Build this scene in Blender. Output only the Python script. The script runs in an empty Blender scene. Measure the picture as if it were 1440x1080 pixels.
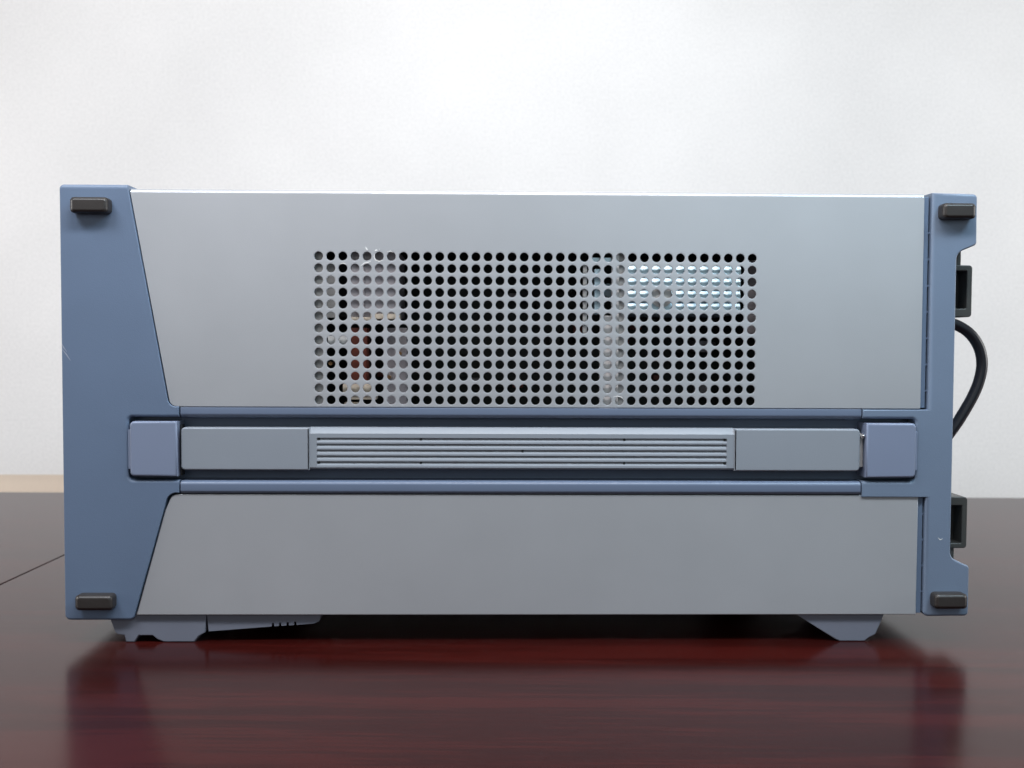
import bpy, bmesh, math, random
from mathutils import Matrix, Vector
random.seed(7)
sc = bpy.context.scene
C = sc.collection

# ------------------------------------------------------------------ camera
PITCH, YAW, ROLL = 0.0403946, 0.0179195, 0.0041264
CAM_Y, CAM_Z = -0.4872, 0.1435
def camera_axes():
    p, y, r = PITCH, YAW, ROLL
    f = Vector((math.sin(y)*math.cos(p), math.cos(y)*math.cos(p), -math.sin(p)))
    a = Vector((math.cos(y), -math.sin(y), 0)); u = a.cross(f)
    return f, a*math.cos(r)+u*math.sin(r), a*-math.sin(r)+u*math.cos(r)
FW, RT, UP = camera_axes()
cam = bpy.data.cameras.new("camera"); co = bpy.data.objects.new("camera", cam); C.objects.link(co)
M = Matrix((RT, UP, -FW)).transposed().to_4x4(); M.translation = (0, CAM_Y, CAM_Z)
co.matrix_world = M
cam.sensor_width = 36; cam.lens = 36*1450/1440; cam.clip_start = 0.01; cam.clip_end = 100
cam.dof.use_dof = True; cam.dof.focus_distance = 0.488; cam.dof.aperture_fstop = 16
sc.camera = co

# ------------------------------------------------------------------ light
sc.view_settings.view_transform = 'Standard'; sc.view_settings.look = 'None'
sc.view_settings.exposure = 0.0; sc.view_settings.gamma = 1
w = bpy.data.worlds.new("World"); sc.world = w; w.use_nodes = True
bg = w.node_tree.nodes["Background"]; bg.inputs[0].default_value = (0.96, 0.97, 1, 1); bg.inputs[1].default_value = 0.045
def area(name, loc, target, sx, sy, power, col):
    l = bpy.data.lights.new(name, 'AREA'); l.shape = 'RECTANGLE'; l.size = sx; l.size_y = sy; l.energy = power; l.color = col
    o = bpy.data.objects.new(name, l); C.objects.link(o); o.location = loc
    o.rotation_euler = (Vector(target)-Vector(loc)).to_track_quat('-Z', 'Y').to_euler()
    return o
area("lamp_main",        (0.04, -0.27, 0.62), (0.02, 0, 0.17), 0.34, 0.07, 2.7, (1.0, 0.96, 0.97))
area("lamp_front_left",  (-0.36, -0.27, 0.60), (-0.17, 0, 0.18), 0.26, 0.14, 2.4, (0.88, 0.92, 1.0))
area("lamp_front_right", (0.40, -0.26, 0.60), (0.19, 0, 0.18), 0.26, 0.14, 2.6, (0.64, 0.86, 1.0))
area("fill_top_edges",   (0.0, -0.08, 0.95), (0.0, -0.02, 0.1), 0.8, 0.15, 1.3, (0.97, 0.98, 1.0))  # unseen fill, added to brighten the up-facing edges
area("fill_wall_left",  (-1.25, -0.05, 0.32), (-0.22, 0.62, 0.06), 0.5, 0.5, 6.3, (1.0, 0.985, 0.98))  # unseen fill, added to light the wall evenly without touching the panel
area("fill_wall_right", (1.25, -0.05, 0.32), (0.22, 0.62, 0.06), 0.5, 0.5, 5.5, (1.0, 0.99, 0.985))  # right-hand twin of the added wall fill, out of frame
area("fill_wall_top",  (-0.02, 0.10, 1.10), (0.0, 0.62, 0.25), 0.4, 0.25, 2.0, (1.0, 0.97, 0.935))  # added fill, out of view, brightens the middle of the wall
area("fill_sheen_left",  (-0.86, -2.2, 0.85), (-0.86, 0, 0.85), 1.3, 1.3, 4.6, (1.0, 0.98, 0.98))  # added unseen panel; the gap to its twin shapes a dark sheen band
area("fill_sheen_right", (0.84, -2.2, 0.85), (0.84, 0, 0.85), 1.3, 1.3, 5.4, (0.72, 0.92, 1.0))  # added cooler twin behind the camera, other side of the sheen gap

# ------------------------------------------------------------------ materials
def nodes(m):
    m.use_nodes = True; return m.node_tree.nodes, m.node_tree.links, m.node_tree.nodes["Principled BSDF"]
def paint(name, col, rough=0.45, bump=0.12, scale=2600, metal=0.0, mott=0.04, spec=0.5, dist=0.0002, big=28):
    m = bpy.data.materials.new(name); N, L, b = nodes(m)
    tc = N.new("ShaderNodeTexCoord")
    n = N.new("ShaderNodeTexNoise"); n.inputs["Scale"].default_value = scale; n.inputs["Detail"].default_value = 2
    L.new(tc.outputs["Object"], n.inputs["Vector"])
    n2 = N.new("ShaderNodeTexNoise"); n2.inputs["Scale"].default_value = big; n2.inputs["Detail"].default_value = 4
    L.new(tc.outputs["Object"], n2.inputs["Vector"])
    add = N.new("ShaderNodeMath"); add.operation = 'ADD'
    s = N.new("ShaderNodeMath"); s.operation = 'MULTIPLY'; s.inputs[1].default_value = 0.6
    L.new(n.outputs["Fac"], s.inputs[0]); L.new(s.outputs[0], add.inputs[0]); L.new(n2.outputs["Fac"], add.inputs[1])
    r = N.new("ShaderNodeMapRange"); r.inputs[1].default_value = 0.4; r.inputs[2].default_value = 1.2
    r.inputs[3].default_value = 1-mott; r.inputs[4].default_value = 1+mott
    L.new(add.outputs[0], r.inputs[0])
    mx = N.new("ShaderNodeVectorMath"); mx.operation = 'SCALE'; mx.inputs[0].default_value = col
    L.new(r.outputs[0], mx.inputs["Scale"]); L.new(mx.outputs[0], b.inputs["Base Color"])
    b.inputs["Roughness"].default_value = rough; b.inputs["Metallic"].default_value = metal
    b.inputs["Specular IOR Level"].default_value = spec
    if bump:
        bp = N.new("ShaderNodeBump"); bp.inputs["Strength"].default_value = bump; bp.inputs["Distance"].default_value = dist
        L.new(n.outputs["Fac"], bp.inputs["Height"]); L.new(bp.outputs[0], b.inputs["Normal"])
    return m
M_PANEL = paint("panel_paint", (0.455, 0.472, 0.495), 0.30, 0.25, metal=0.35, mott=0.05)
M_BEZEL = paint("bezel_paint", (0.122, 0.172, 0.258), 0.42, 0.3, mott=0.06)
M_FRAME = paint("frame_paint", (0.150, 0.200, 0.280), 0.42, 0.3, mott=0.06)
M_CAP = paint("cap_plastic", (0.195, 0.235, 0.33), 0.38, 0.15)
M_HANDLE = paint("handle_plastic", (0.250, 0.278, 0.315), 0.42, 0.2)
M_RAIL = paint("rail_paint", (0.135, 0.175, 0.255), 0.36, 0.1)
M_RUBBER = paint("rubber", (0.030, 0.026, 0.024), 0.38, 0.3, mott=0.15)
M_BLACK = paint("black_plastic", (0.052, 0.053, 0.050), 0.42, 0.2)
M_CABLE = paint("cable_jacket", (0.012, 0.012, 0.016), 0.3, 0.05)
M_FOOT = paint("foot_plastic", (0.165, 0.18, 0.225), 0.5, 0.2)
M_DARK = paint("inner_dark", (0.018, 0.018, 0.02), 0.6, 0)
M_ZINC = paint("zinc_sheet", (0.66, 0.82, 0.90), 0.45, 0.05, metal=0.85, mott=0.05)
M_STEEL = paint("steel", (0.50, 0.49, 0.48), 0.4, 0, metal=0.35)
M_PALE = paint("pale_galvanised", (0.80, 0.77, 0.76), 0.4, 0, metal=0.2)
M_GREYC = paint("grey_component", (0.42, 0.385, 0.40), 0.5, 0)
M_RUST = paint("red_brown_component", (0.22, 0.055, 0.035), 0.5, 0)
M_CREAM = paint("cream_connector", (0.72, 0.62, 0.50), 0.5, 0)
M_WHITE = paint("white_component", (0.75, 0.75, 0.74), 0.4, 0)
M_BOARD = paint("circuit_board", (0.03, 0.035, 0.03), 0.5, 0, mott=0.5)
M_COPPER = paint("copper", (0.6, 0.36, 0.18), 0.3, 0, metal=0.8)
M_CHROME = paint("chrome", (0.8, 0.8, 0.8), 0.12, 0, metal=1.0)
M_MARK2 = paint("scuffed_paint", (0.34, 0.36, 0.42), 0.4, 0)
M_MARK = paint("bare_metal_mark", (0.78, 0.78, 0.76), 0.35, 0)

def wood():
    m = bpy.data.materials.new("mahogany_veneer"); N, L, b = nodes(m)
    tc = N.new("ShaderNodeTexCoord")
    def noise(sc_, scale, det, rough=0.6, distort=0.0):
        mp = N.new("ShaderNodeMapping"); mp.inputs["Scale"].default_value = sc_; L.new(tc.outputs["Object"], mp.inputs[0])
        n = N.new("ShaderNodeTexNoise"); n.inputs["Scale"].default_value = scale; n.inputs["Detail"].default_value = det
        n.inputs["Roughness"].default_value = rough; n.inputs["Distortion"].default_value = distort
        L.new(mp.outputs[0], n.inputs["Vector"]); return n
    a = noise((1.2, 26, 1), 1.6, 6, 0.65, 0.4); c = noise((5, 220, 1), 3.0, 5, 0.7); d = noise((30, 700, 1), 1.5, 3)
    mixn = N.new("ShaderNodeMath"); mixn.operation = 'MULTIPLY_ADD'; mixn.inputs[1].default_value = 0.55
    L.new(c.outputs["Fac"], mixn.inputs[0]); L.new(a.outputs["Fac"], mixn.inputs[2])
    m2 = N.new("ShaderNodeMath"); m2.operation = 'MULTIPLY_ADD'; m2.inputs[1].default_value = 0.3
    L.new(d.outputs["Fac"], m2.inputs[0]); L.new(mixn.outputs[0], m2.inputs[2])
    cr = N.new("ShaderNodeValToRGB"); L.new(m2.outputs[0], cr.inputs[0])
    e = cr.color_ramp.elements
    e[0].position = 0.55; e[0].color = (0.014, 0.0025, 0.0021, 1)
    e[1].position = 1.3; e[1].color = (0.042, 0.0054, 0.0043, 1)
    e.new(0.92).color = (0.027, 0.0036, 0.0029, 1)
    L.new(cr.outputs[0], b.inputs["Base Color"])
    b.inputs["Roughness"].default_value = 0.20
    rr = N.new("ShaderNodeMapRange"); rr.inputs[3].default_value = 0.16; rr.inputs[4].default_value = 0.23; b.inputs["Specular IOR Level"].default_value = 0.15
    L.new(c.outputs["Fac"], rr.inputs[0]); L.new(rr.outputs[0], b.inputs["Roughness"])
    bp = N.new("ShaderNodeBump"); bp.inputs["Strength"].default_value = 0.06; bp.inputs["Distance"].default_value = 0.0005
    L.new(m2.outputs[0], bp.inputs["Height"]); L.new(bp.outputs[0], b.inputs["Normal"])
    return m
M_WOOD = wood()
M_TAN = paint("tan_glow", (0.62, 0.51, 0.41), 0.6, 0.1, scale=300)  # tan colour stands in for a warm glow low on the wall
M_WALL = paint("wall_paint", (0.82, 0.80, 0.785), 0.75, 0.05, scale=350, mott=0.14, dist=0.001, big=3.6)  # broad mottling puts soft shadow patches into the wall colour

# ------------------------------------------------------------------ builders (millimetres in, metres out)
K = 0.001
def finish(bm, name, mat, parent=None, angle=35):
    for v in bm.verts: v.co *= K
    me = bpy.data.meshes.new(name); bm.to_mesh(me); bm.free()
    me.materials.append(mat)
    me.polygons.foreach_set("use_smooth", [p.loop_total < 9 for p in me.polygons])
    me.set_sharp_from_angle(angle=math.radians(angle))
    o = bpy.data.objects.new(name, me); C.objects.link(o)
    if parent: o.parent = parent
    wn = o.modifiers.new("weighted_normal", 'WEIGHTED_NORMAL'); wn.keep_sharp = True; wn.weight = 100
    return o
def add_prism(bm, poly, y0, y1, bevel=0.0, seg=3, wf=None):
    """outline poly [(x, z)] extruded from y0 (front) to y1; the front rim is rounded by bevel (mm), wf(x, z, nx, nz) widens it locally"""
    P = [Vector(p) for p in poly]; n = len(P)
    if sum(P[i].x*P[(i+1) % n].y-P[(i+1) % n].x*P[i].y for i in range(n)) < 0: P.reverse()
    mit = []
    for i in range(n):
        a = (P[i]-P[i-1]).normalized(); b = (P[(i+1) % n]-P[i]).normalized()
        na, nb = Vector((-a.y, a.x)), Vector((-b.y, b.x))
        m = (na+nb)/max(0.4, 1+na.dot(nb)); f = wf(P[i].x, P[i].y) if wf else (1, 1)
        mit.append(Vector((m.x*f[0], m.y*f[1])))
    rings = []
    steps = [(0.0, y1)]
    if bevel: steps += [(bevel*(1-math.cos(math.pi/2*k/seg)), y0+bevel*(1-math.sin(math.pi/2*k/seg))) for k in range(seg+1)]
    else: steps += [(0.0, y0)]
    for ins, y in steps: rings.append([bm.verts.new((p.x+m.x*ins, y, p.y+m.y*ins)) for p, m in zip(P, mit)])
    fs = [bm.faces.new(list(reversed(rings[0]))), bm.faces.new(rings[-1])]
    for a, b in zip(rings, rings[1:]):
        for i in range(n): fs.append(bm.faces.new((a[i], a[(i+1) % n], b[(i+1) % n], b[i])))
    bmesh.ops.recalc_face_normals(bm, faces=fs)
def add_box(bm, x0, x1, y0, y1, z0, z1, bevel=0.0, seg=2):
    r = bmesh.ops.create_cube(bm, size=1)
    vs = r['verts']
    for v in vs:
        v.co = ((x0+x1)/2+v.co.x*(x1-x0), (y0+y1)/2+v.co.y*(y1-y0), (z0+z1)/2+v.co.z*(z1-z0))
    if bevel:
        ed = list({e for v in vs for e in v.link_edges})
        bmesh.ops.bevel(bm, geom=ed, offset=bevel, segments=seg, affect='EDGES', profile=0.5, clamp_overlap=True)
def add_cyl(bm, c, r, h, axis='Y', seg=20, r2=None):
    m = Matrix.Translation(c)
    if axis == 'Y': m = m @ Matrix.Rotation(math.pi/2, 4, 'X')
    if axis == 'X': m = m @ Matrix.Rotation(math.pi/2, 4, 'Y')
    bmesh.ops.create_cone(bm, cap_ends=True, segments=seg, radius1=r, radius2=r if r2 is None else r2, depth=h, matrix=m)
def round_poly(pts, seg=5):
    """pts: (x, z, radius) -> polygon with rounded corners"""
    out = []; n = len(pts)
    for i, (x, z, r) in enumerate(pts):
        if r <= 0: out.append((x, z)); continue
        p = Vector((x, z)); a = (Vector(pts[i-1][:2])-p).normalized(); b = (Vector(pts[(i+1) % n][:2])-p).normalized()
        half = a.angle(b)/2; t = r/math.tan(half); c = p+(a+b).normalized()*(r/math.sin(half))
        s = p+a*t; e = p+b*t; va = s-c; vb = e-c; ang = va.angle_signed(vb)
        for k in range(seg+1):
            q = va.copy(); q.rotate(Matrix.Rotation(-ang*k/seg, 2)); out.append((c.x+q.x, c.y+q.y))
    return out
def tube(bm, pts, r, seg=16):
    rings = []
    for i, p in enumerate(pts):
        p = Vector(p); t = (Vector(pts[min(i+1, len(pts)-1)])-Vector(pts[max(i-1, 0)])).normalized()
        n = t.cross(Vector((0, 1, 0.001))).normalized(); bb = t.cross(n)
        rings.append([bm.verts.new(p+n*r*math.cos(k*2*math.pi/seg)+bb*r*math.sin(k*2*math.pi/seg)) for k in range(seg)])
    for a, b in zip(rings, rings[1:]):
        for k in range(seg): bm.faces.new((a[k], a[(k+1) % seg], b[(k+1) % seg], b[k]))
    bm.faces.new(rings[0]); bm.faces.new(rings[-1])
    bmesh.ops.recalc_face_normals(bm, faces=bm.faces[:])
def spline(pts, n=8):
    out = []
    P = [Vector(p) for p in pts]; P = [2*P[0]-P[1]]+P+[2*P[-1]-P[-2]]
    for i in range(1, len(P)-2):
        for k in range(n):
            t = k/n; a, b, c, d = P[i-1:i+3]
            out.append(0.5*((2*b)+(c-a)*t+(2*a-5*b+4*c-d)*t*t+(3*b-a-3*c+d)*t**3))
    out.append(P[-2]); return out
def at(px, py, y):
    """where the sight line through a photo pixel meets the vertical plane y (mm), as (x, z) in mm"""
    d = FW*1450+RT*(px-720)-UP*(py-540); t = (y-CAM_Y*1000)/d.y
    return d.x*t, d.z*t+CAM_Z*1000
def boxpx(bm, a, b, c, d, y0, y1, bev=0.0):
    """box whose front at depth y0 covers photo columns a..c and rows b..d"""
    x0, z1 = at(a, b, y0); x1, z0 = at(c, d, y0); add_box(bm, x0, x1, y0, y1, z0, z1, bev)

# ------------------------------------------------------------------ wall and table
bm = bmesh.new()
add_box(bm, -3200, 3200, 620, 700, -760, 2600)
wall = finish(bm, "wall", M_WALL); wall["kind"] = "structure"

bm = bmesh.new(); prof = [(0, -70), (-15, -70), (-13.5, -40), (-11, -28), (-8, -20), (-5, -14), (-2.5, -9), (-1, -5), (0, 0)]
def sweep(bm, prof, x0, x1, y=0):
    a = [bm.verts.new((x0, y+q, z)) for q, z in prof]; b = [bm.verts.new((x1, y+q, z)) for q, z in prof]; n = len(prof)
    for i in range(n): bm.faces.new((a[i], b[i], b[(i+1) % n], a[(i+1) % n]))
    bm.faces.new(a); bm.faces.new(list(reversed(b)))
    bmesh.ops.recalc_face_normals(bm, faces=bm.faces[:])
sweep(bm, prof, -3200, -240, 620)
finish(bm, "wall_glow_strip", M_TAN, wall, 60)  # added strip, shaped and coloured to give the warm glow at lower left

table = bpy.data.objects.new("table", None); C.objects.link(table)
table.location = (0, 0, 0); table.rotation_euler = (0, 0, math.radians(-1.65))
table["label"] = "glossy dark red mahogany table with a seam between its boards, under the instrument"
table["category"] = "table"
SEAM = -0.2930*1000
for a, b in ((-1150, SEAM-0.45), (SEAM+0.45, 1150)):
    bm = bmesh.new(); add_box(bm, a, b, -330, 478, -28, 0, 0.8, 3)
    finish(bm, "table_board", M_WOOD, table)
bm = bmesh.new(); add_box(bm, -1100, 1100, -290, 440, -90, -29, 1.0); finish(bm, "apron", M_WOOD, table)

# ------------------------------------------------------------------ the instrument
inst = bpy.data.objects.new("electronic_instrument", None); C.objects.link(inst)
inst["label"] = "grey and blue bench instrument seen from its side, with perforated vent and folded carrying handle"
inst["category"] = "electronic instrument"
DEPTH = 300.0

# front bezel, a C shape round the handle pocket
bez = round_poly([
    (-202.3, 216.1, 2.0), (-170.7, 216.1, 0), (-152.6, 112.7, 4.0), (-147.9, 112.7, 0), (-147.9, 107.9, 0),
    (-171.6, 107.9, 2.0), (-171.6, 77.9, 2.2), (-147.9, 77.9, 0), (-147.9, 71.9, 0), (-153.2, 71.9, 5.0),
    (-155.9, 62.0, 6.0), (-170.3, 11.3, 2.6), (-202.3, 11.3, 2.6)], 6)
def bez_w(x, z):
    pocket = 76 < z < 110
    return (0.6 if x < -199 else 1.25 if pocket and x < -165 else 0.25 if x > -148.5 else 0.12,
            1.9 if z > 213 else 1.2 if z < 14.5 else 1.25 if pocket else 0.35)
bm = bmesh.new(); add_prism(bm, bez, -0.9, DEPTH, 1.1, 5, bez_w)
finish(bm, "front_bezel", M_BEZEL, inst, 50)

# rear frame, a post with two ears, its arms closing the right handle pocket
post = round_poly([
    (206.9, 214.9, 0), (228.4, 214.4, 2.0), (228.6, 190.6, 2.0), (219.2, 186.6, 4.5), (219.2, 41.2, 4.5),
    (228.4, 37.0, 1.6), (228.4, 13.0, 2.0), (206.7, 12.8, 2.4), (206.7, 70.2, 0), (175.7, 70.2, 0),
    (175.7, 77.9, 0), (201.2, 77.9, 2.2), (201.2, 107.9, 2.0), (175.7, 107.9, 0), (175.7, 112.2, 0), (206.9, 112.2, 0)], 6)
def post_w(x, z):
    pocket = 76 < z < 110 and x < 204
    return (0.7 if x > 212 else 1.7 if x > 205 else 1.25 if pocket and x > 190 else 0.3,
            1.3 if z > 213 else 1.1 if z < 15.5 else 1.25 if pocket else 0.7 if x > 212 else 0.5)
bm = bmesh.new(); add_prism(bm, post, -0.9, 22, 1.2, 5, post_w)
add_box(bm, 207.5, 219, 22, DEPTH, 12.6, 214.6)
finish(bm, "rear_frame", M_FRAME, inst, 50)

# perforated cover: sheet with 37 x 13 punched holes, bent over at the top
X0, DX, NX = -82.3, 5.678, 37
Z0, DZ, NZ = 183.6, -5.635, 13
HR, SEG, TH = 2.08, 24, 0.8
def vent_cover():
    bm = bmesh.new(); V = {}
    def v(x, y, z):
        k = (round(x, 3), round(y, 3), round(z, 3))
        if k not in V: V[k] = bm.verts.new((x, y, z))
        return V[k]
    hx, hz = DX/2, -DZ/2
    for i in range(NX):
        for j in range(NZ):
            cx, cz = X0+i*DX, Z0+j*DZ; rings = [[], [], [], [], []]
            for k in range(SEG):
                a = 2*math.pi*k/SEG; c, s = math.cos(a), math.sin(a); q = 1/max(abs(c), abs(s))
                rings[0].append(v(cx+hx*c*q, 0, cz+hz*s*q))
                for n_, (r, y) in enumerate(((HR+0.22, 0), (HR+0.06, 0.06), (HR, 0.22), (HR, TH))):
                    rings[n_+1].append(v(cx+r*c, y, cz+r*s))
            for a_, b_ in zip(rings, rings[1:]):
                for k in range(SEG):
                    bm.faces.new((a_[k], a_[(k+1) % SEG], b_[(k+1) % SEG], b_[k]))
    L_, R_ = X0-hx, X0+(NX-1)*DX+hx; T_, B_ = Z0+hz, Z0+(NZ-1)*DZ-hz
    left = [(x, z) for x, z in round_poly([(-170.3, 260, 0), (-152.1, 112.9, 3.6), (-100, 112.9, 0)], 6)][1:-1]
    zt = 212.4
    outer_l = [(-169.6+0.0, zt)]+left[0:]
    y = 0.0
    ringTop = sorted({round(k[0], 3) for k in V if abs(k[2]-T_) < 2e-3 and abs(k[1]) < 1e-6})
    ringBot = sorted({round(k[0], 3) for k in V if abs(k[2]-B_) < 2e-3 and abs(k[1]) < 1e-6})
    ringL = sorted({round(k[2], 3) for k in V if abs(k[0]-L_) < 2e-3 and abs(k[1]) < 1e-6})
    ringR = sorted({round(k[2], 3) for k in V if abs(k[0]-R_) < 2e-3 and abs(k[1]) < 1e-6})
    xr, zb = 203.3, 112.9
    tl, tr, br = v(-169.6, 0, zt), v(xr, 0, zt), v(xr, 0, zb)
    lft = [v(x, 0, z) for x, z in left]
    LTv = v(L_, 0, T_); 
    def key(x, z): return V[min((k for k in V if abs(k[1]) < 1e-6), key=lambda k: (k[0]-x)**2+(k[2]-z)**2)]
    top = [key(x, T_) for x in ringTop]; bot = [key(x, B_) for x in ringBot]
    le = [key(L_, z) for z in ringL]; ri = [key(R_, z) for z in ringR]
    bm.faces.new([tl, tr]+list(reversed(top)))
    bm.faces.new([tr, br]+ri)
    bm.faces.new([br, lft[-1]]+bot)
    bm.faces.new([lft[-1]]+list(reversed(lft[:-1]))+[tl]+list(reversed(le)))
    # bend at the top and the top sheet
    prof = [(2.1*(1-math.cos(a)), zt+2.1*math.sin(a)) for a in [math.pi/2*k/6 for k in range(1, 7)]]+[(DEPTH, 214.5)]
    pa, pb = tl, tr
    for yy, zz in prof:
        na, nb = v(-169.6, yy, zz), v(xr, yy, zz); bm.faces.new((pa, pb, nb, na)); pa, pb = na, nb
    # rolled bottom hem and right hem
    pa, pb = lft[-1], br
    for yy, zz in ((0.15, zb-0.22), (0.5, zb-0.38), (1.6, zb-0.38)):
        na, nb = v(lft[-1].co.x, yy, zz), v(xr, yy, zz); bm.faces.new((pa, na, nb, pb)); pa, pb = na, nb
    pa, pb = tr, br
    for xx, yy in ((xr+0.25, 0.2), (xr+0.3, 0.6), (xr+0.3, 3.0)):
        na, nb = v(xx, yy, zt), v(xx, yy, zb); bm.faces.new((pa, pb, nb, na)); pa, pb = na, nb
    # left hem into the joint beside the bezel
    prev = tl; pl = v(-169.6, 2.0, zt)
    for q in lft:
        ql = v(q.co.x, 2.0, q.co.z); bm.faces.new((prev, pl, ql, q)); prev, pl = q, ql
    bmesh.ops.recalc_face_normals(bm, faces=bm.faces[:])
    return bm
cover = finish(vent_cover(), "vented_side_panel", M_PANEL, inst, 40)

# lower side panel
low = round_poly([(-170.0+0.9, 13.5, 0), (-154.9, 63.5, 6), (-151.5, 71.2, 4.0), (-147, 71.2, 0), (203.4, 71.2, 0), (203.4, 13.5, 0.5)], 6)
bm = bmesh.new(); add_prism(bm, low, 0.0, 2.0, 0.5, 3)
add_box(bm, -170, 203, 2.0, DEPTH, 13.3, 14.4)
finish(bm, "lower_side_panel", M_PANEL, inst, 40)
# back sheet closing the case on the far side
bm = bmesh.new(); add_box(bm, -170, 208, DEPTH-1.5, DEPTH-0.3, 14.5, 214.2)
finish(bm, "far_side_panel", M_PANEL, inst)

# handle pocket floor and rails
bm = bmesh.new(); add_box(bm, -173, 203, 9, 14, 70.5, 113)
finish(bm, "pocket_floor", M_RAIL, inst)
up = [(-0.2, 112.3), (-0.35, 112.0), (-0.35, 109.6)]+[(-0.35+2.2*(1-math.cos(a)), 109.6-2.0*math.sin(a)) for a in [math.pi/2*k/6 for k in range(1, 7)]]+[(11, 106.4), (11, 112.3)]
bm = bmesh.new(); sweep(bm, up, -147.2, 175.1); finish(bm, "upper_rail", M_RAIL, inst)
dn = [(11, 78.0), (1.0, 77.7)]+[(1.0-2.2*math.sin(a), 75.9+1.8*math.cos(a)) for a in [math.pi/2*k/6 for k in range(1, 7)]]+[(-1.2, 73.2), (-0.9, 72.4), (-0.1, 71.7), (11, 71.7)]
bm = bmesh.new(); sweep(bm, dn, -147.2, 175.1); finish(bm, "lower_rail", M_RAIL, inst)

# carrying handle
handle = bpy.data.objects.new("carrying_handle", None); C.objects.link(handle); handle.parent = inst
def arm_poly(x0, x1): return round_poly([(x0, 102.9, 1.6), (x1, 102.9, 1.6), (x1, 82.9, 1.6), (x0, 82.9, 1.6)], 4)
for x0, x1 in ((-146.8, -86.6), (114.4, 174.4)):
    bm = bmesh.new()
    pl = round_poly([(x0, 102.9, 1.8 if x0 < 0 else 0.2), (x1, 102.9, 0.2 if x0 < 0 else 1.8), (x1, 82.8, 0.2 if x0 < 0 else 1.8), (x0, 82.8, 1.8 if x0 < 0 else 0.2)], 4)
    add_prism(bm, pl, -1.6, 6.0, 0.8, 3)
    finish(bm, "handle_arm", M_HANDLE, handle, 50)
zs = [97.7, 94.95, 92.15, 89.35, 86.6]
prof = [(6, 103.1), (2.2, 103.1), (1.2, 102.9), (-0.9, 100.7), (-1.2, 100.2)]
for z in zs:
    prof += [(-1.2, z+0.55), (-1.05, z+0.42), (-0.45, z+0.32), (-0.35, z-0.10), (-0.85, z-1.2), (-1.15, z-1.42)]
prof += [(-1.2, 84.2), (-0.8, 83.5), (0.4, 83.2), (6, 83.2)]
solid = prof[:5]+prof[-4:]
bm = bmesh.new(); sweep(bm, prof, -83.2, 110.8); sweep(bm, solid, -86.6, -83.2); sweep(bm, solid, 110.8, 114.4)
finish(bm, "ribbed_grip", M_HANDLE, handle, 25)
for x, z in [(-82.3, 97.6), (-82.3, 86.4), (109.9, 97.6), (109.9, 86.4), (-34.2, 97.6), (-34.2, 86.4), (13.9, 92.05), (62.1, 97.6), (62.1, 86.4)]:
    bm = bmesh.new(); add_cyl(bm, (x, -0.35, z), 0.62, 0.9, seg=12); finish(bm, "hole_dot", M_DARK, handle)  # dark discs painted in place of the shade inside small holes

# caps over the handle pivots
def cap(x0, x1, tab):
    out = x0 < 0
    bm = bmesh.new()
    a, b = (2.0, 0) if out else (0, 2.0)
    add_prism(bm, round_poly([(x0, 105.8, a), (x1, 105.8, b), (x1, 79.9, b), (x0, 79.9, a)], 4), -2.6, 9, 1.1, 4)
    finish(bm, "handle_cap", M_CAP, handle, 50)
    bm = bmesh.new(); add_box(bm, tab[0], tab[1], -1.6, 9, 83.2, 101.9, 0.4); finish(bm, "cap_tab", M_CAP, handle)
cap(-170.4, -148.3, (-171.5, -169.8)); cap(177.0, 200.9, (200.2, 201.9))
bm = bmesh.new(); add_box(bm, 174.7, 176.8, 1.2, 6, 84.5, 100.6, 0.4); add_cyl(bm, (176.0, 0.9, 99.3), 1.0, 2.2, seg=16)
finish(bm, "pivot_link", M_STEEL, handle)
bm = bmesh.new(); bmesh.ops.create_uvsphere(bm, u_segments=12, v_segments=8, radius=0.75, matrix=Matrix.Translation((176.2, -0.8, 99.6)))
finish(bm, "pivot_pin", M_CHROME, handle)
bm = bmesh.new(); add_box(bm, -147.9, -147.2, 1.5, 6, 80, 104); finish(bm, "pivot_link", M_DARK, handle)

# slotted joint strip between side panel and rear frame
for z0, z1 in ((112.6, 213.2), (13.6, 70.0)):
    bm = bmesh.new(); add_box(bm, 203.65, 206.2, 1.4, 4, z0+0.4, z1, 0.2)
    z = z1-17 if z1 > 100 else z1-8
    while z > z0+4:
        add_box(bm, 206.1, 206.9, 1.5, 3.6, z-0.45, z+0.45); z -= 12.5
    finish(bm, "joint_strip", M_BEZEL, inst)
bm = bmesh.new(); add_box(bm, 203.2, 207.5, 9, 11, 13.6, 214); finish(bm, "joint_backing", M_DARK, inst)

# rubber bumpers on the four corners
def bumper(x0, x1, z0, z1):
    bm = bmesh.new()
    add_prism(bm, round_poly([(x0, z1, 1.8), (x1, z1, 1.8), (x1, z0, 1.8), (x0, z0, 1.8)], 4), -6.9, -0.5, 1.4, 3)
    for v_ in bm.verts:
        if v_.co.y < -6.0:
            v_.co.x = (x0+x1)/2+(v_.co.x-(x0+x1)/2)*0.93; v_.co.z = (z0+z1)/2+(v_.co.z-(z0+z1)/2)*0.9
    finish(bm, "rubber_bumper", M_RUBBER, inst, 50)
bumper(-195.4, -177.9, 202.3, 209.6); bumper(-195.4, -177.9, 17.3, 24.5)
bumper(209.7, 225.4, 202.2, 209.4); bumper(209.7, 225.4, 17.8, 25.0)

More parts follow.
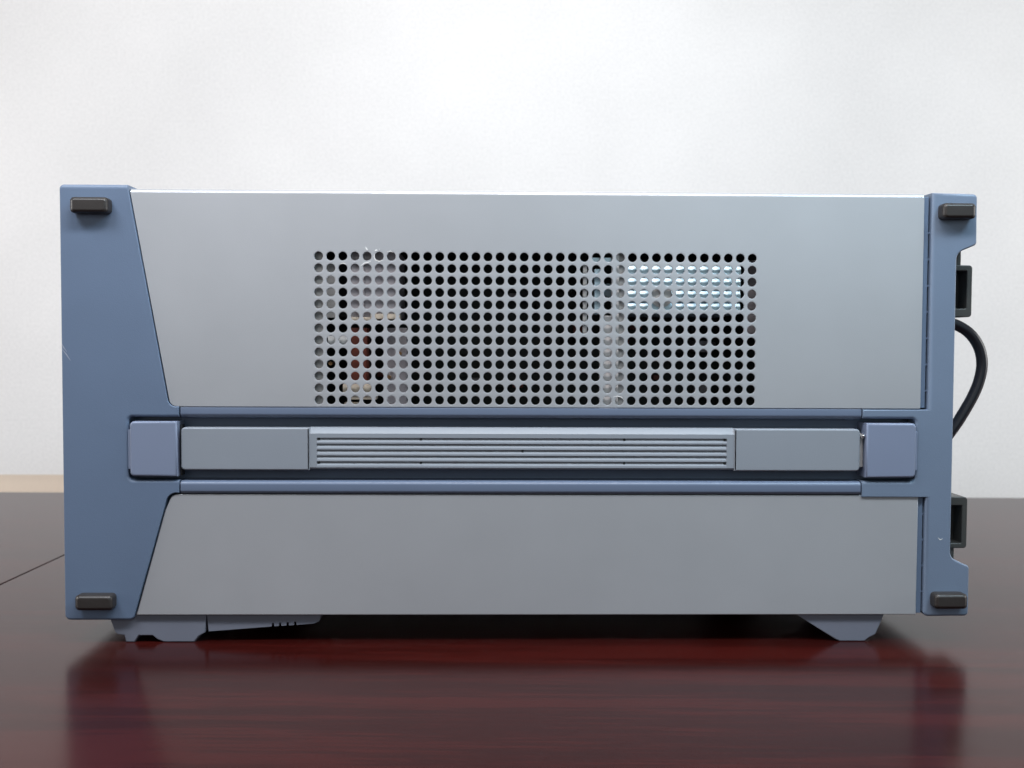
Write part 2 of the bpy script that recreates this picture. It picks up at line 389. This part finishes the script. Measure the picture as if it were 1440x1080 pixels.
# black brackets on the rear (right hand) side
def bracket(px, inner, wing):
    y0 = 12.0
    bm = bmesh.new()
    x1, z1 = at(px[2], px[1], y0); _, z0 = at(px[2], px[3], y0)
    xi, zi1 = at(inner[0], inner[1], y0); _, zi0 = at(inner[0], inner[2], y0)
    o = round_poly([(212, z1, 0), (x1, z1, 1.6), (x1, z0, 1.6), (212, z0, 0), (212, zi0, 0), (xi, zi0, 0.5), (xi, zi1, 0.5), (212, zi1, 0)], 4)
    add_prism(bm, o, y0, y0+26, 0.5, 2)
    add_box(bm, 212, xi+0.6, y0+9, y0+24, zi0-0.6, zi1+0.6)
    wx, wz1 = at(wing[0], wing[1], y0+1); _, wz0 = at(wing[0], wing[2], y0+1)
    add_box(bm, 212, wx, y0+1, y0+30, wz0, wz1, 0.4)
    return finish(bm, "rear_bracket", M_BLACK, inst, 50)
bracket((0, 373, 1368, 446), (1360, 381, 434), (1352, 350, 378))
bracket((0, 699, 1361, 771), (1353, 711, 764), (1342, 766, 788))

# feet and the folded tilt leg under the case
def foot(name, pts, y0, y1):
    bm = bmesh.new(); add_prism(bm, pts, y0, y1, 0.6, 3); return finish(bm, name, M_FOOT, inst, 50)
front = [(-182.9, 13.2), (-179.9, 4.6), (-178.6, 3.6), (-175.6, 3.2), (-174.8, 0.0), (-170.6, 0.0), (-168.6, 3.1), (-162.2, 3.1),
         (-159.8, 1.2), (-156.8, 0.0), (-142.2, 0.0), (-140.2, 2.8), (-137.2, 4.6), (-136.6, 13.2)]
rear = [(146.0, 13.2), (165.2, 1.0), (167.5, 0.0), (179.6, 0.0), (181.5, 1.6), (184.8, 3.4), (188.9, 13.2)]
for y0, y1 in ((2, 44), (240, 280)):
    foot("front_foot", front, y0, y1); foot("rear_foot", rear, y0, y1)
leg = [(-136.4, 13.2), (-135.6, 5.0), (-106.2, 7.3)]
for x in (-105.0, -101.6, -98.0, -94.4):
    s = 7.3+(x+106.2)*0.065
    leg += [(x-0.6, s), (x-0.5, s+1.6), (x+0.5, s+1.6), (x+0.6, s)]
leg += [(-85.6, 8.7), (-83.0, 9.8), (-82.0, 13.2)]
bm = bmesh.new(); add_prism(bm, leg, 2.5, 40); finish(bm, "tilt_leg", M_FOOT, inst, 50)

# ------------------------------------------------------------------ what shows through the vent holes
def inner(name, mat, *boxes, bev=0.3):
    bm = bmesh.new()
    for b in boxes: boxpx(bm, *b, bev)
    return finish(bm, name, mat, inst)
inner("chassis_rail", M_STEEL, (438, 350, 456, 572, 5, 8))
inner("chassis_plate", M_STEEL, (456, 366, 474, 447, 7, 9))

inner("transformer", M_GREYC, (489, 353, 560, 446, 5, 40), (507, 353, 512, 446, 4, 6))
inner("cream_ledge", M_CREAM, (521, 441, 562, 449, 3.6, 12), (489, 446, 522, 453, 3.8, 12))
inner("white_connector", M_WHITE, (461, 470, 488, 484, 3, 8))
inner("relay", M_RUST, (493, 461, 516, 540, 6, 26))
inner("coil_block", M_DARK, (474, 350, 489, 446, 20, 30), (516, 460, 522, 540, 16, 26))
inner("shield_plate", M_GREYC, (543, 461, 572, 572, 12, 14))
inner("terminal_strip", M_CREAM, (482, 540, 522, 552, 3, 8), (490, 556, 530, 562, 4, 9), (484, 566, 506, 573, 3, 8))
inner("support_post", M_STEEL, (820, 372, 825, 472, 4, 7))
inner("support_channel", M_PALE, (844, 444, 861, 576, 2.6, 6), (861, 350, 869, 576, 2.6, 6))
inner("support_channel", M_STEEL, (869, 350, 878, 576, 4.5, 8))
bm = bmesh.new(); xa, zt_ = at(879, 371, 2.6); xb, zb_ = at(1041, 443, 2.6)
glint_steps = [(60, zt_)]  # stepped front added so each hole row catches a highlight
for k in range(4):
    t_ = zt_-k*(zt_-zb_)/4; glint_steps += [(3.9, t_), (2.9, t_-2.4), (2.3, t_-4.6), (2.9, t_-5.5)]
sweep(bm, glint_steps+[(60, zb_)], xa, xb)
finish(bm, "power_supply_case", M_ZINC, inst)
x, z = at(930, 417, 2.5)
bm = bmesh.new()
for r, y in ((5.2, 2.6), (4.0, 2.3), (2.6, 2.0), (1.4, 1.7)): add_cyl(bm, (x, y, z), r, 0.6, seg=28)
finish(bm, "round_boss", M_STEEL, inst)
inner("metal_flange", M_ZINC, (832, 362, 860, 370, 3, 6), (836, 378, 846, 442, 5, 12))
bm = bmesh.new(); x, z = at(856, 408, 14); add_cyl(bm, (x, 24, z), 3.2, 20, seg=20); finish(bm, "standoff", M_ZINC, inst)
inner("side_flange", M_GREYC, (1048, 366, 1066, 470, 10, 12))
board = inner("circuit_board", M_BOARD, (436, 346, 1068, 578, 70, 72))
for k in range(46):
    x = random.uniform(-70, 118); z = random.uniform(114, 176); s = random.uniform(2, 8); t = random.uniform(2, 6)
    bm = bmesh.new(); add_box(bm, x-s/2, x+s/2, 66-random.uniform(0, 18), 70, z-t/2, z+t/2, 0.3)
    o = finish(bm, "chip", random.choice((M_DARK, M_BOARD, M_GREYC, M_DARK, M_RUST)), board)
for px, py in ((466, 511), (563, 497), (548, 530)):
    x, z = at(px, py, 12); bm = bmesh.new(); add_cyl(bm, (x, 12, z), 0.9, 6, seg=12); finish(bm, "copper_pin", M_COPPER, inst)

# ------------------------------------------------------------------ scratches and chips in the paint
def mark(pts, wdt, y, mat=None):
    bm = bmesh.new()
    P = [Vector(at(px, py, y)) for px, py in pts]
    prev = None
    for i, p in enumerate(P):
        t = (P[min(i+1, len(P)-1)]-P[max(i-1, 0)]).normalized(); n = Vector((-t.y, t.x))
        ww = wdt*(0.25 if i in (0, len(P)-1) else 1)/2
        a, b = bm.verts.new((p.x+n.x*ww, y, p.y+n.y*ww)), bm.verts.new((p.x-n.x*ww, y, p.y-n.y*ww))
        c, d = bm.verts.new((p.x+n.x*ww, y+0.08, p.y+n.y*ww)), bm.verts.new((p.x-n.x*ww, y+0.08, p.y-n.y*ww))
        cur = (a, b, d, c)
        if prev:
            for k in range(4): bm.faces.new((prev[k], prev[(k+1) % 4], cur[(k+1) % 4], cur[k]))
        prev = cur
    bmesh.ops.recalc_face_normals(bm, faces=bm.faces[:])
    finish(bm, "scratch", mat or M_MARK, inst)
mark([(514, 347), (515.5, 350), (517, 352)], 0.7, -0.05)
mark([(527, 353), (529, 351.5), (531, 352)], 0.9, -0.05)
mark([(533, 351), (534, 350)], 0.6, -0.05)
mark([(507, 374), (512, 370), (518, 369), (521.5, 367)], 0.45, -0.05)
mark([(526.5, 357), (526, 361), (528, 365.5), (533, 367.5), (539, 366)], 0.4, -0.05)
mark([(544, 354), (549, 353), (552, 355)], 0.35, -0.05)
mark([(478, 371.3), (483, 370), (487, 372)], 0.4, -0.05)
mark([(862, 558.5), (868, 557), (874, 558.5), (877, 562)], 0.4, -0.05)
mark([(86.8, 483), (89, 488), (94, 495)], 0.4, -0.93, M_MARK2)
mark([(87.6, 491), (93, 498), (99, 507)], 0.45, -0.93, M_MARK2)
mark([(1319, 756), (1322, 759), (1326, 757.5)], 0.4, -0.95)

# ------------------------------------------------------------------ power cable looping out of the rear
pts = []
for px, py in ((1300, 440), (1322, 449), (1345, 457), (1363, 468.5), (1376, 487), (1381, 510), (1377.5, 533), (1369, 555), (1355, 580), (1342, 600), (1325, 622), (1305, 640)):
    x, z = at(px, py, 30); pts.append((x, 30, z))
bm = bmesh.new(); tube(bm, spline(pts, 8), 2.75, 18)
cab = finish(bm, "power_cable", M_CABLE, None, 60)
cab["label"] = "thick black power cable looping out beside the rear frame of the instrument"; cab["category"] = "cable"
